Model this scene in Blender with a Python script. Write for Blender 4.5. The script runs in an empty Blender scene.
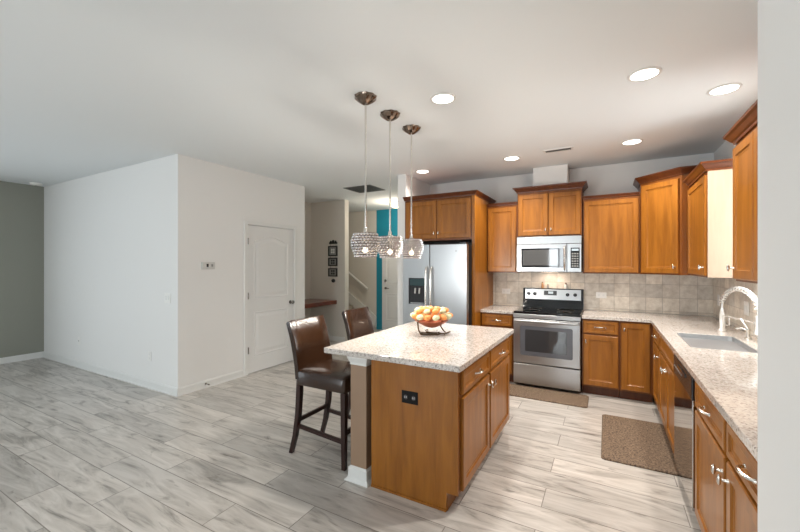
import bpy, bmesh, math, random
from mathutils import Vector, Matrix
random.seed(7)
PI = math.pi
S = bpy.context.scene
C = S.collection

# ------------------------------------------------------------------ camera, world, exposure
cam = bpy.data.objects.new('camera', bpy.data.cameras.new('camera'))
C.objects.link(cam)
cam.location = (0, 0, 1.49)
cam.rotation_euler = (math.radians(90), 0, math.radians(29))
cam.data.sensor_width = 36
cam.data.lens = 36 * 372 / 800
cam.data.shift_y = -1.2 / 800
cam.data.clip_start = 0.02
S.camera = cam
S.view_settings.view_transform = 'Standard'
S.view_settings.look = 'None'
S.view_settings.exposure = 0.30
S.view_settings.gamma = 1
S.view_settings.use_curve_mapping = False

w = bpy.data.worlds.new('sky'); S.world = w; w.use_nodes = True
bg = w.node_tree.nodes['Background']
bg.inputs[0].default_value = (0.80, 0.90, 1.0, 1); bg.inputs[1].default_value = 1.5

def area(name, loc, rot, sx, sy, power, col=(1, 1, 1)):
    l = bpy.data.lights.new(name, 'AREA'); l.shape = 'RECTANGLE'; l.size = sx; l.size_y = sy
    l.energy = power; l.color = col
    o = bpy.data.objects.new(name, l); C.objects.link(o); o.location = loc
    o.rotation_euler = rot
    return o
# daylight entering by the windows (each lies in the plane of a window opening)
DAY = (0.93, 0.97, 1.0)
REAR = [(-4.3, -2.85), (-1.75, -1.05)]
REARP = [75, 55]
LEFTW = (-2.9, .3)
for i, (a, b) in enumerate(REAR):
    area('daylight_rear', ((a + b) / 2, -3.80, 1.4), (math.radians(90), 0, 0), b - a, 2.1, REARP[i], DAY)
area('daylight_left', (-8.15, sum(LEFTW) / 2, 1.25), (0, math.radians(-90), 0), 2.4, 3.2, 42, DAY)
area('daylight_sink', (1.24, 3.56, 1.62), (0, math.radians(90), 0), 0.95, 0.66, 13, DAY)

# ------------------------------------------------------------------ materials
MATS = {}
def nt(name):
    m = bpy.data.materials.new(name); m.use_nodes = True
    n = m.node_tree.nodes; l = m.node_tree.links
    return m, n, l, n['Principled BSDF']
def plain(name, col, rough=.5, metal=0, spec=.5, bump=0, bscale=200, var=0, coat=0):
    m, n, l, p = nt(name)
    p.inputs['Base Color'].default_value = (*col, 1); p.inputs['Roughness'].default_value = rough
    p.inputs['Metallic'].default_value = metal; p.inputs['Specular IOR Level'].default_value = spec
    p.inputs['Coat Weight'].default_value = coat
    tc = n.new('ShaderNodeTexCoord')
    if bump:
        t = n.new('ShaderNodeTexNoise'); t.inputs['Scale'].default_value = bscale; t.inputs['Detail'].default_value = 3
        b = n.new('ShaderNodeBump'); b.inputs['Strength'].default_value = bump; b.inputs['Distance'].default_value = .002
        l.new(tc.outputs['Object'], t.inputs['Vector']); l.new(t.outputs['Fac'], b.inputs['Height']); l.new(b.outputs[0], p.inputs['Normal'])
    t2 = n.new('ShaderNodeTexNoise'); t2.inputs['Scale'].default_value = 3; t2.inputs['Detail'].default_value = 4
    mx = n.new('ShaderNodeMix'); mx.data_type = 'RGBA'
    mx.inputs[6].default_value = (*[c * (1 - var) for c in col], 1); mx.inputs[7].default_value = (*[min(1, c * (1 + var)) for c in col], 1)
    l.new(tc.outputs['Object'], t2.inputs['Vector']); l.new(t2.outputs['Fac'], mx.inputs[0]); l.new(mx.outputs[2], p.inputs['Base Color'])
    MATS[name] = m
    return m
def emit(name, col, s):
    m, n, l, p = nt(name)
    p.inputs['Base Color'].default_value = (*col, 1)
    p.inputs['Emission Color'].default_value = (*col, 1); p.inputs['Emission Strength'].default_value = s
    MATS[name] = m; return m

WALL_SHADE = plain('wall_paint_shaded', (.30, .305, .265), .85, bump=.12, bscale=250, spec=.2)  # olive grey, darkened so the colour carries the shade on the left wall
WALL = plain('wall_paint', (.79, .785, .77), .85, bump=.12, bscale=250, spec=.2)
BEIGE = plain('hall_paint', (.68, .645, .59), .85, bump=.12, bscale=250, spec=.2)
CEIL = plain('ceiling_paint', (.79, .82, .83), .95, bump=.1, bscale=150, spec=.1)
TEAL = plain('teal_paint', (.008, .235, .34), .6)
WHITE = plain('white_trim', (.74, .74, .72), .4)
DOORW = plain('white_door', (.73, .73, .72), .35)
PLATE = plain('white_plate', (.82, .81, .78), .3)
BLACKP = plain('black_plastic', (.012, .012, .014), .25)
DARK = plain('dark_gap', (.015, .012, .010), .7)
STEEL = plain('stainless', (.46, .465, .47), .30, 1)
SINKM = plain('brushed_sink', (.42, .43, .44), .45, .9)
POLISH = plain('polished_stainless', (.46, .44, .42), .07, 1)
NICKEL = plain('satin_nickel', (.72, .70, .66), .2, 1)
CHROME = plain('dark_chrome', (.26, .20, .16), .1, 1)
BLACKG = plain('black_glass', (.006, .007, .009), .04, coat=.5)
OVENG = plain('oven_window', (.035, .04, .045), .05, coat=1)
LEATHER = plain('brown_leather', (.027, .011, .005), .2, bump=.25, bscale=90, var=.45, coat=.25)
ESPR = plain('cherry_black_wood', (.022, .006, .004), .3)
CARPET = plain('stair_carpet', (.42, .36, .29), .95, bump=.6, bscale=300)
SLATE = plain('chalk_black', (.02, .02, .02), .6)
FAUCET = plain('faucet_white_nickel', (.86, .85, .82), .22, .55)
BRONZE = plain('antique_bronze', (.13, .085, .05), .35, .8)
COPPER = plain('copper_bowl', (.42, .12, .05), .35, .6)
PEACH = plain('peach_skin', (.80, .27, .07), .5, var=.4)
CREAM = plain('cream_skin', (.74, .50, .24), .5, var=.2)
GREENY = plain('sage_skin', (.55, .55, .34), .5, var=.3)
GRILLE = plain('grille_grey', (.13, .14, .14), .5)
CHERRY = plain('cherry_shelf', (.15, .035, .015), .3, coat=.4, var=.3)
POSTM = plain('taupe_post', (.30, .195, .125), .45)
GREYK = plain('grey_glass', (.28, .28, .27), .3)
AMBER = plain('amber_glass', (.45, .25, .12), .2)
BULB = emit('warm_bulb', (1, .86, .62), 8)
DISC = emit('downlight_disc', (1, .97, .90), 6)
FOY = emit('foyer_glow', (1, .85, .60), 2.5)
LCD = emit('lcd', (.35, .42, .46), .5)

def wood(name, c1, c2, rough=.32, sc=(9, 9, .9)):
    m, n, l, p = nt(name)
    tc = n.new('ShaderNodeTexCoord'); mp = n.new('ShaderNodeMapping'); mp.inputs['Scale'].default_value = sc
    t = n.new('ShaderNodeTexNoise'); t.inputs['Scale'].default_value = 2.2; t.inputs['Detail'].default_value = 6; t.inputs['Distortion'].default_value = .6
    t2 = n.new('ShaderNodeTexNoise'); t2.inputs['Scale'].default_value = 12; t2.inputs['Detail'].default_value = 3
    r = n.new('ShaderNodeValToRGB'); r.color_ramp.elements[0].position = .28; r.color_ramp.elements[1].position = .72
    r.color_ramp.elements[0].color = (*c1, 1); r.color_ramp.elements[1].color = (*c2, 1)
    ad = n.new('ShaderNodeMath'); ad.operation = 'MULTIPLY_ADD'; ad.inputs[1].default_value = .25
    l.new(tc.outputs['Object'], mp.inputs[0]); l.new(mp.outputs[0], t.inputs['Vector']); l.new(mp.outputs[0], t2.inputs['Vector'])
    l.new(t2.outputs['Fac'], ad.inputs[0]); l.new(t.outputs['Fac'], ad.inputs[2]); 
    su = n.new('ShaderNodeMath'); su.operation = 'SUBTRACT'; su.inputs[1].default_value = .125
    l.new(ad.outputs[0], su.inputs[0]); l.new(su.outputs[0], r.inputs[0]); l.new(r.outputs[0], p.inputs['Base Color'])
    p.inputs['Roughness'].default_value = rough; p.inputs['Coat Weight'].default_value = .12; p.inputs['Coat Roughness'].default_value = .2; p.inputs['Specular IOR Level'].default_value = .35
    MATS[name] = m; return m
WOOD = wood('maple_honey', (.215, .074, .0075), (.34, .126, .015))
WOODF = wood('maple_face_frame', (.15, .044, .007), (.21, .066, .010))
PALE_GLARE = wood('maple_pale_glare', (.38, .275, .20), (.44, .32, .235), .3)  # lighter maple, with glare from the sink window painted into the colour
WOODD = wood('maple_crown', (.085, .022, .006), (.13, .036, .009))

def granite():
    m, n, l, p = nt('granite')
    tc = n.new('ShaderNodeTexCoord')
    v = n.new('ShaderNodeTexVoronoi'); v.inputs['Scale'].default_value = 120
    t = n.new('ShaderNodeTexNoise'); t.inputs['Scale'].default_value = 60; t.inputs['Detail'].default_value = 5
    g = n.new('ShaderNodeTexNoise'); g.inputs['Scale'].default_value = 9; g.inputs['Detail'].default_value = 3
    for q in (v, t, g): l.new(tc.outputs['Object'], q.inputs['Vector'])
    r = n.new('ShaderNodeValToRGB'); e = r.color_ramp.elements
    e[0].position = 0; e[0].color = (.10, .085, .08, 1); e[1].position = 1; e[1].color = (.68, .65, .62, 1)
    a = e.new(.13); a.color = (.34, .29, .26, 1); b = e.new(.34); b.color = (.53, .475, .43, 1); c = e.new(.62); c.color = (.60, .555, .515, 1)
    sp = n.new('ShaderNodeSeparateColor'); l.new(v.outputs['Color'], sp.inputs[0])
    l.new(sp.outputs[0], r.inputs[0])
    r2 = n.new('ShaderNodeValToRGB'); r2.color_ramp.elements[0].position = .35; r2.color_ramp.elements[1].position = .65
    r2.color_ramp.elements[0].color = (.44, .39, .35, 1); r2.color_ramp.elements[1].color = (.66, .61, .56, 1)
    l.new(t.outputs['Fac'], r2.inputs[0])
    mx = n.new('ShaderNodeMix'); mx.data_type = 'RGBA'; mx.inputs[0].default_value = .32
    l.new(r.outputs[0], mx.inputs[6]); l.new(r2.outputs[0], mx.inputs[7]); l.new(mx.outputs[2], p.inputs['Base Color'])
    p.inputs['Roughness'].default_value = .12; p.inputs['Coat Weight'].default_value = .3; p.inputs['Coat Roughness'].default_value = .04
    return m
GRAN = granite()

def planks():
    m, n, l, p = nt('grey_plank')
    tc = n.new('ShaderNodeTexCoord')
    mp = n.new('ShaderNodeMapping'); mp.inputs['Location'].default_value = (.35, .02, 0)
    l.new(tc.outputs['Object'], mp.inputs[0])
    def brick(c1, c2, mo):
        b = n.new('ShaderNodeTexBrick'); b.offset = .37; b.offset_frequency = 2
        b.inputs['Scale'].default_value = 1; b.inputs['Brick Width'].default_value = 1.22; b.inputs['Row Height'].default_value = .222
        b.inputs['Mortar Size'].default_value = .0028; b.inputs['Mortar Smooth'].default_value = .1; b.inputs['Bias'].default_value = 0
        b.inputs['Color1'].default_value = c1; b.inputs['Color2'].default_value = c2; b.inputs['Mortar'].default_value = mo
        l.new(mp.outputs[0], b.inputs['Vector']); return b
    b = brick((0, 0, 0, 1), (1, 1, 1, 1), (.5, .5, .5, 1))
    sc = n.new('ShaderNodeVectorMath'); sc.operation = 'SCALE'; sc.inputs['Scale'].default_value = 9.0
    l.new(b.outputs['Color'], sc.inputs[0])
    ad = n.new('ShaderNodeVectorMath'); l.new(mp.outputs[0], ad.inputs[0]); l.new(sc.outputs[0], ad.inputs[1])
    m2 = n.new('ShaderNodeMapping'); m2.inputs['Scale'].default_value = (1.1, 7, 1); l.new(ad.outputs[0], m2.inputs[0])
    t = n.new('ShaderNodeTexNoise'); t.inputs['Scale'].default_value = 1.6; t.inputs['Detail'].default_value = 7; t.inputs['Distortion'].default_value = 1.1
    t.inputs['Roughness'].default_value = .62
    l.new(m2.outputs[0], t.inputs['Vector'])
    m3 = n.new('ShaderNodeMapping'); m3.inputs['Scale'].default_value = (2.2, 9, 1); l.new(ad.outputs[0], m3.inputs[0])
    t3 = n.new('ShaderNodeTexNoise'); t3.inputs['Scale'].default_value = 1.0; t3.inputs['Detail'].default_value = 4; t3.inputs['Distortion'].default_value = 2
    l.new(m3.outputs[0], t3.inputs['Vector'])
    r = n.new('ShaderNodeValToRGB'); e = r.color_ramp.elements
    e[0].position = .30; e[0].color = (.22, .203, .184, 1); e[1].position = .64; e[1].color = (.61, .578, .54, 1)
    x = e.new(.45); x.color = (.47, .44, .405, 1)
    l.new(t.outputs['Fac'], r.inputs[0])
    r3 = n.new('ShaderNodeValToRGB'); r3.color_ramp.elements[0].position = .25; r3.color_ramp.elements[1].position = .38
    r3.color_ramp.elements[0].color = (.50, .49, .48, 1); r3.color_ramp.elements[1].color = (1, 1, 1, 1)
    l.new(t3.outputs['Fac'], r3.inputs[0])
    mu = n.new('ShaderNodeMix'); mu.data_type = 'RGBA'; mu.blend_type = 'MULTIPLY'; mu.inputs[0].default_value = 1
    l.new(r.outputs[0], mu.inputs[6]); l.new(r3.outputs[0], mu.inputs[7])
    # plank to plank tone
    b2 = brick((.88, .88, .88, 1), (1.12, 1.11, 1.10, 1), (.42, .40, .38, 1))
    mv = n.new('ShaderNodeMix'); mv.data_type = 'RGBA'; mv.blend_type = 'MULTIPLY'; mv.inputs[0].default_value = 1
    l.new(mu.outputs[2], mv.inputs[6]); l.new(b2.outputs['Color'], mv.inputs[7]); l.new(mv.outputs[2], p.inputs['Base Color'])
    p.inputs['Roughness'].default_value = .30; p.inputs['Specular IOR Level'].default_value = .5
    bp = n.new('ShaderNodeBump'); bp.inputs['Strength'].default_value = .15; bp.inputs['Distance'].default_value = .002
    l.new(t.outputs['Fac'], bp.inputs['Height']); l.new(bp.outputs[0], p.inputs['Normal'])
    return m
PLANK = planks()

def tile():
    m, n, l, p = nt('travertine_tile')
    tc = n.new('ShaderNodeTexCoord')
    # u = x + y (walls run along one axis only), v = z
    sx = n.new('ShaderNodeSeparateXYZ'); l.new(tc.outputs['Object'], sx.inputs[0])
    ad = n.new('ShaderNodeMath'); l.new(sx.outputs[0], ad.inputs[0]); l.new(sx.outputs[1], ad.inputs[1])
    cb = n.new('ShaderNodeCombineXYZ'); l.new(ad.outputs[0], cb.inputs[0]); l.new(sx.outputs[2], cb.inputs[1])
    b = n.new('ShaderNodeTexBrick'); b.offset = 0
    b.inputs['Scale'].default_value = 1; b.inputs['Brick Width'].default_value = .165; b.inputs['Row Height'].default_value = .157
    b.inputs['Mortar Size'].default_value = .003; b.inputs['Bias'].default_value = 0
    b.inputs['Color1'].default_value = (.80, .80, .80, 1); b.inputs['Color2'].default_value = (1.08, 1.06, 1.03, 1); b.inputs['Mortar'].default_value = (.66, .64, .62, 1)
    l.new(cb.outputs[0], b.inputs['Vector'])
    t = n.new('ShaderNodeTexNoise'); t.inputs['Scale'].default_value = 16; t.inputs['Detail'].default_value = 6; t.inputs['Roughness'].default_value = .65
    l.new(tc.outputs['Object'], t.inputs['Vector'])
    r = n.new('ShaderNodeValToRGB'); r.color_ramp.elements[0].position = .3; r.color_ramp.elements[1].position = .68
    r.color_ramp.elements[0].color = (.60, .54, .46, 1); r.color_ramp.elements[1].color = (.86, .81, .73, 1)
    l.new(t.outputs['Fac'], r.inputs[0])
    mv = n.new('ShaderNodeMix'); mv.data_type = 'RGBA'; mv.blend_type = 'MULTIPLY'; mv.inputs[0].default_value = 1
    l.new(r.outputs[0], mv.inputs[6]); l.new(b.outputs['Color'], mv.inputs[7]); l.new(mv.outputs[2], p.inputs['Base Color'])
    bp = n.new('ShaderNodeBump'); bp.inputs['Strength'].default_value = .5; bp.inputs['Distance'].default_value = .002; bp.invert = True
    l.new(b.outputs['Fac'], bp.inputs['Height']); l.new(bp.outputs[0], p.inputs['Normal'])
    p.inputs['Roughness'].default_value = .45
    return m
TILE = tile()

def matweave():
    m, n, l, p = nt('woven_mat')
    tc = n.new('ShaderNodeTexCoord')
    t = n.new('ShaderNodeTexNoise'); t.inputs['Scale'].default_value = 70; t.inputs['Detail'].default_value = 5; t.inputs['Roughness'].default_value = .8
    l.new(tc.outputs['Object'], t.inputs['Vector'])
    r = n.new('ShaderNodeValToRGB'); r.color_ramp.elements[0].position = .4; r.color_ramp.elements[1].position = .6
    r.color_ramp.elements[0].color = (.055, .032, .020, 1); r.color_ramp.elements[1].color = (.27, .19, .125, 1)
    l.new(t.outputs['Fac'], r.inputs[0]); l.new(r.outputs[0], p.inputs['Base Color'])
    bp = n.new('ShaderNodeBump'); bp.inputs['Strength'].default_value = .8; bp.inputs['Distance'].default_value = .003
    l.new(t.outputs['Fac'], bp.inputs['Height']); l.new(bp.outputs[0], p.inputs['Normal'])
    p.inputs['Roughness'].default_value = .85
    return m
MATW = matweave()

def thinglass(name, tint, refl):
    m = bpy.data.materials.new(name); m.use_nodes = True; n = m.node_tree.nodes; l = m.node_tree.links
    n.clear(); o = n.new('ShaderNodeOutputMaterial'); mx = n.new('ShaderNodeMixShader'); mx.inputs[0].default_value = refl
    a = n.new('ShaderNodeBsdfTransparent'); a.inputs[0].default_value = (*tint, 1)
    g = n.new('ShaderNodeBsdfGlossy'); g.inputs['Roughness'].default_value = .08
    g.inputs['Color'].default_value = (.95, .95, .97, 1)
    l.new(a.outputs[0], mx.inputs[1]); l.new(g.outputs[0], mx.inputs[2]); l.new(mx.outputs[0], o.inputs[0]); return m
PANE = thinglass('window_pane', (.97, .98, .98), .08)
CRYS = thinglass('crystal_bead', (.94, .94, .96), .72)

# ------------------------------------------------------------------ mesh helpers
class MB:
    def __init__(s): s.b = bmesh.new()
    def _f(s, vs):
        try: return s.b.faces.new(vs)
        except ValueError: return None
    def box(s, x0, x1, y0, y1, z0, z1):
        v = [s.b.verts.new(p) for p in ((x0, y0, z0), (x1, y0, z0), (x1, y1, z0), (x0, y1, z0), (x0, y0, z1), (x1, y0, z1), (x1, y1, z1), (x0, y1, z1))]
        for f in ((3, 2, 1, 0), (4, 5, 6, 7), (0, 1, 5, 4), (1, 2, 6, 5), (2, 3, 7, 6), (3, 0, 4, 7)): s._f([v[i] for i in f])
        return s
    def loft(s, rings, cap=True, closed=False):
        R = [[s.b.verts.new(p) for p in r] for r in rings]; n = len(R[0])
        m = len(R)
        for i in range(m if closed else m - 1):
            a, b = R[i], R[(i + 1) % m]
            for j in range(n): s._f([a[j], a[(j + 1) % n], b[(j + 1) % n], b[j]])
        if cap and not closed: s._f(R[0][::-1]); s._f(R[-1])
        return s
    def tube(s, pts, r, seg=8, cap=True, closed=False):
        pts = [Vector(p) for p in pts]; rings = []; n = len(pts)
        up = None
        for i, p in enumerate(pts):
            if closed: d = pts[(i + 1) % n] - pts[i - 1]
            else: d = pts[min(i + 1, n - 1)] - pts[max(i - 1, 0)]
            d.normalize()
            if up is None:
                up = Vector((0, 0, 1)) if abs(d.z) < .9 else Vector((1, 0, 0))
            x = d.cross(up); 
            if x.length < 1e-4: x = d.orthogonal()
            x.normalize(); y = x.cross(d); up = y
            rr = r[i] if isinstance(r, (list, tuple)) else r
            rings.append([p + (x * math.cos(2 * PI * k / seg) + y * math.sin(2 * PI * k / seg)) * rr for k in range(seg)])
        return s.loft(rings, cap, closed)
    def lathe(s, prof, c=(0, 0, 0), seg=24, axis='z', cap=True):
        rings = []
        for r, h in prof:
            ring = []
            for k in range(seg):
                a = 2 * PI * k / seg; u, v = r * math.cos(a), r * math.sin(a)
                if axis == 'z': q = (u, v, h)
                elif axis == 'y': q = (u, h, v)
                else: q = (h, u, v)
                ring.append((c[0] + q[0], c[1] + q[1], c[2] + q[2]))
            rings.append(ring)
        return s.loft(rings, cap)
    def ball(s, c, r, u=10, v=7, sc=(1, 1, 1)):
        prof = [(max(1e-4, r * math.sin(PI * i / v)), -r * math.cos(PI * i / v)) for i in range(v + 1)]
        rings = [[(c[0] + p * math.cos(2 * PI * k / u) * sc[0], c[1] + p * math.sin(2 * PI * k / u) * sc[1], c[2] + h * sc[2]) for k in range(u)] for p, h in prof]
        return s.loft(rings)
    def prism(s, poly, z0, z1):
        return s.loft([[(x, y, z0) for x, y in poly], [(x, y, z1) for x, y in poly]])
    def build(s, name, mat, parent=None, smooth=False, bevel=0, seg=2, sub=0, rot=None):
        b = s.b
        bmesh.ops.recalc_face_normals(b, faces=b.faces[:])
        me = bpy.data.meshes.new(name); b.to_mesh(me); b.free()
        me.materials.append(mat)
        o = bpy.data.objects.new(name, me); C.objects.link(o)
        if smooth:
            for p in me.polygons: p.use_smooth = True
            me.set_sharp_from_angle(angle=math.radians(42))
        if bevel:
            m = o.modifiers.new('b', 'BEVEL'); m.width = bevel; m.segments = seg; m.limit_method = 'ANGLE'; m.angle_limit = math.radians(35)
        if sub:
            m = o.modifiers.new('s', 'SUBSURF'); m.levels = sub; m.render_levels = sub
        if parent: o.parent = parent
        return o
def tag(o, label, cat, group=None, loc=None, rz=None):
    o['label'] = label; o['category'] = cat
    if group: o['group'] = group
    if loc is not None: o.location = loc
    if rz is not None: o.rotation_euler = (0, 0, rz)
    return o
def thing(name, label, cat, loc, rz=0, group=None):
    o = bpy.data.objects.new(name, None); C.objects.link(o); o.empty_display_size = .1
    return tag(o, label, cat, group, loc, rz)
def struct(o): o['kind'] = 'structure'; return o
def copy_tree(o, loc=None, rz=None, label=None, parent=None, group=None):
    kids = [k for k in bpy.data.objects if k.parent == o]
    c = o.copy(); C.objects.link(c)
    if parent: c.parent = parent
    if loc is not None: c.location = loc
    if rz is not None: c.rotation_euler = (0, 0, rz)
    if label: c['label'] = label
    if group: c['group'] = group
    for k in kids: copy_tree(k, parent=c)
    return c
def offset_poly(poly, offs):
    n = len(poly); area_ = sum(poly[i][0] * poly[(i + 1) % n][1] - poly[(i + 1) % n][0] * poly[i][1] for i in range(n))
    sg = 1 if area_ > 0 else -1
    L = []
    for i in range(n):
        a = Vector(poly[i]); b = Vector(poly[(i + 1) % n]); d = (b - a).normalized(); nn = Vector((d.y, -d.x)) * sg
        L.append((a + nn * offs[i], d))
    out = []
    for i in range(n):
        p, d = L[i - 1]; q, e = L[i]
        den = d.x * e.y - d.y * e.x
        t = ((q.x - p.x) * e.y - (q.y - p.y) * e.x) / den
        out.append((p.x + d.x * t, p.y + d.y * t))
    return out

# ------------------------------------------------------------------ setting
CH = 2.75
def sbox(name, mat, *boxes):
    m = MB()
    for b in boxes: m.box(*b)
    return struct(m.build(name, mat))
sbox('floor', PLANK, (-8.1, 1.3, -3.75, 7.4, -.1, 0))
sbox('ceiling', CEIL, (-8.1, 1.3, -3.75, 7.4, CH, CH + .1))
sbox('wall_left', WALL_SHADE, (-8.07, -7.95, -3.6, LEFTW[0], 0, CH), (-8.07, -7.95, LEFTW[1], 2.47, 0, CH), (-8.07, -7.95, LEFTW[0], LEFTW[1], 2.45, CH), (-8.07, -7.95, LEFTW[0], LEFTW[1], 0, .05))
sbox('wall_partition', WALL, (-8.07, -4.25, 2.47, 2.59, 0, CH))
sbox('wall_pantry', WALL, (-4.37, -4.25, 2.59, 3.40, 0, CH), (-4.37, -4.25, 4.255, 4.50, 0, CH), (-4.37, -4.25, 3.40, 4.255, 2.035, CH),
     (-5.39, -4.37, 4.38, 4.50, 0, CH))
sbox('wall_niche', BEIGE, (-5.39, -5.27, 4.50, 5.88, 0, CH), (-5.27, -4.41, 5.76, 5.88, 0, CH))
sbox('wall_stairs', BEIGE, (-8.0, -4.64, 7.25, 7.37, 0, CH), (-8.1, -8.0, 5.88, 7.37, 0, CH), (-8.0, -5.39, 5.76, 5.88, 0, CH))
sbox('wall_foyer', TEAL, (-4.64, -4.49, 7.25, 7.37, 0, CH), (-3.53, -2.56, 7.25, 7.37, 0, CH), (-4.49, -3.53, 7.25, 7.37, 2.06, CH))
sbox('wall_column', WALL, (-2.56, -2.43, 4.55, 7.37, 0, CH))
sbox('wall_back', WALL, (-2.43, 1.18, 5.37, 5.49, 0, CH))
W0, W1, WZ0, WZ1 = 3.22, 3.90, 1.12, 2.12
sbox('wall_right', WALL, (1.06, 1.18, 1.13, W0, 0, CH), (1.06, 1.18, W1, 5.37, 0, CH), (1.06, 1.18, W0, W1, 0, WZ0), (1.06, 1.18, W0, W1, WZ1, CH))
sbox('wall_near', WALL, (.30, 1.18, -3.6, 1.13, 0, CH))
rb = [(-8.07, REAR[0][0], -3.72, -3.6, 0, CH), (REAR[0][1], REAR[1][0], -3.72, -3.6, 0, CH), (REAR[1][1], .30, -3.72, -3.6, 0, CH)]
for a, b in REAR: rb += [(a, b, -3.72, -3.6, 0, .35), (a, b, -3.72, -3.6, 2.45, CH)]
sbox('wall_rear', WALL, *rb)
sbox('wall_duct', WALL, (-.835, -.425, 5.085, 5.369, 2.44, CH - .001))
k = 1
for a, b in REAR:
    m = MB(); 
    for q in ((a, a + .05, .35, 2.45), (b - .05, b, .35, 2.45), (a + .05, b - .05, .35, .40), (a + .05, b - .05, 2.40, 2.45), ((a + b) / 2 - .02, (a + b) / 2 + .02, .40, 2.40), (a + .05, (a+b)/2-.02, 1.38, 1.42), ((a+b)/2+.02, b - .05, 1.38, 1.42)):
        m.box(q[0], q[1], -3.70, -3.62, q[2], q[3])
    f = struct(m.build('window_%d' % k, WHITE)); k += 1
    MB().box(a + .05, b - .05, -3.665, -3.66, .40, 2.40).build('pane', PANE, f)
m = MB()
for q in ((W0, W0 + .03, WZ0, WZ1), (W1 - .03, W1, WZ0, WZ1), (W0 + .03, W1 - .03, WZ0, WZ0 + .03), (W0 + .03, W1 - .03, WZ1 - .03, WZ1), (W0 + .03, W1 - .03, 1.61, 1.63)):
    m.box(1.10, 1.15, q[0], q[1], q[2], q[3])
f = struct(m.build('window_3', WHITE)); MB().box(1.125, 1.128, W0 + .03, W1 - .03, WZ0 + .03, WZ1 - .03).build('pane', PANE, f)

m = MB(); a, b = LEFTW
for q in ((a, a + .06, .05, 2.45), (b - .06, b, .05, 2.45), (a + .06, b - .06, .05, .12), (a + .06, b - .06, 2.39, 2.45), ((a + b) / 2 - .04, (a + b) / 2 + .04, .12, 2.39)):
    m.box(-8.05, -7.97, q[0], q[1], q[2], q[3])
f = struct(m.build('window_4', WHITE)); MB().box(-8.012, -8.008, a + .06, b - .06, .12, 2.39).build('pane', PANE, f)
def base(name, p0, p1, nrm, mat=WHITE):
    # baseboard with an eased top running p0 -> p1, nrm points into the room
    a, b, n = Vector(p0), Vector(p1), Vector(nrm)
    prof = [(0.0005, 0), (.022, 0), (.022, .012), (.015, .022), (.013, .075), (.006, .092), (.0005, .092)]
    struct(MB().loft([[(p.x + n.x * o, p.y + n.y * o, z) for o, z in prof] for p in (a, b)]).build(name, mat))
base('baseboard_left', (-7.95, LEFTW[1] + .01), (-7.95, 2.47), (1, 0))
base('baseboard_partition', (-7.93, 2.47), (-4.238, 2.47), (0, -1))
base('baseboard_pantry', (-4.25, 2.46), (-4.25, 3.345), (1, 0))
base('baseboard_hall', (-4.25, 4.31), (-4.25, 4.51), (1, 0))
base('baseboard_niche', (-5.27, 5.76), (-4.40, 5.76), (0, -1))
base('baseboard_column', (-2.57, 4.55), (-2.42, 4.55), (0, -1))
base('baseboard_foyer', (-2.56, 4.57), (-2.56, 7.2), (-1, 0))

# pantry door: slab flush in its opening, casing on the wall
def door_panels(m, x0, x1, z0, z1, t, arch=0):
    # raised panel: ring grooves in front (y=-t) of the slab
    def outline(i, lift=0):
        pts = [(x0 + i, z0 + i), (x1 - i, z0 + i)]
        if arch:
            nn = 14; cx = (x0 + x1) / 2; hw = (x1 - x0) / 2 - i
            for q in range(nn + 1):
                s_ = 1 - 2 * q / nn; pts.append((cx + hw * s_, z1 - i - arch + arch * (0.5 + 0.5 * math.cos(PI * s_))))
        else: pts += [(x1 - i, z1 - i), (x0 + i, z1 - i)]
        return pts
    rings = [[(x, -t, z) for x, z in outline(0)], [(x, -t - .006, z) for x, z in outline(.006)], [(x, -t - .006, z) for x, z in outline(.012)],
             [(x, -t - .0005, z) for x, z in outline(.020)], [(x, -t - .0005, z) for x, z in outline(.040)], [(x, -t - .008, z) for x, z in outline(.075)]]
    m.loft(rings)
def panel_door(name, loc, rz, wd, h, cas=True, knobside=1, extra=None, casmat=WHITE):
    root = bpy.data.objects.new(name, None); C.objects.link(root); root.location = loc; root.rotation_euler = (0, 0, rz); struct(root)
    MB().box(.003, wd - .003, 0.0, .035, .012, h).build('door_slab', DOORW, root)
    m = MB(); st = .11
    door_panels(m, st, wd - st, 1.02, h - .13, 0, .07); door_panels(m, st, wd - st, .23, .84, 0)
    m.build('door_panel', DOORW, root)
    if cas:
        m = MB(); c = .06
        m.box(-c, -.001, -.022, -.001 - .0, 0, h + c); m.box(wd + .001, wd + c, -.022, -.001, 0, h + c); m.box(-.001, wd + .001, -.022, -.001, h + .004, h + c)
        m.build('door_casing', casmat, root, bevel=.006)
    kx = wd - .07 if knobside > 0 else .07
    return root, kx
dr, kx = panel_door('door_1', (-4.25, 3.40, 0), math.radians(90), .855, 2.03)
MB().lathe([(.028, 0), (.028, -.006), (.011, -.012), (.011, -.035), (.024, -.042), (.029, -.055), (.022, -.068), (.001, -.072)], (kx, -.001, .92), axis='y').build('door_knob', plain('pewter', (.30, .28, .26), .25, 1), dr, smooth=True)
for z in (.33, 1.07, 1.81):
    MB().lathe([(.008, z - .045), (.008, z + .045)], (.0, -.026, 0), 10).build('hinge', MATS['pewter'], dr, smooth=True)
dr2, kx = panel_door('door_2', (-4.49, 7.25, 0), 0, .96, 2.05, cas=False)
PW = MATS['pewter']
MB().lathe([(.03, 0), (.03, -.02), (.02, -.028)], (.10, -.001, 1.13), axis='y').build('deadbolt', PW, dr2, smooth=True)
m = MB(); m.lathe([(.026, 0), (.026, -.012)], (.10, -.001, .96), axis='y'); m.tube([(.10, -.012, .96), (.10, -.045, .96), (.13, -.05, .96), (.21, -.05, .955)], .009); m.build('door_lever', PW, dr2, smooth=True)

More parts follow.
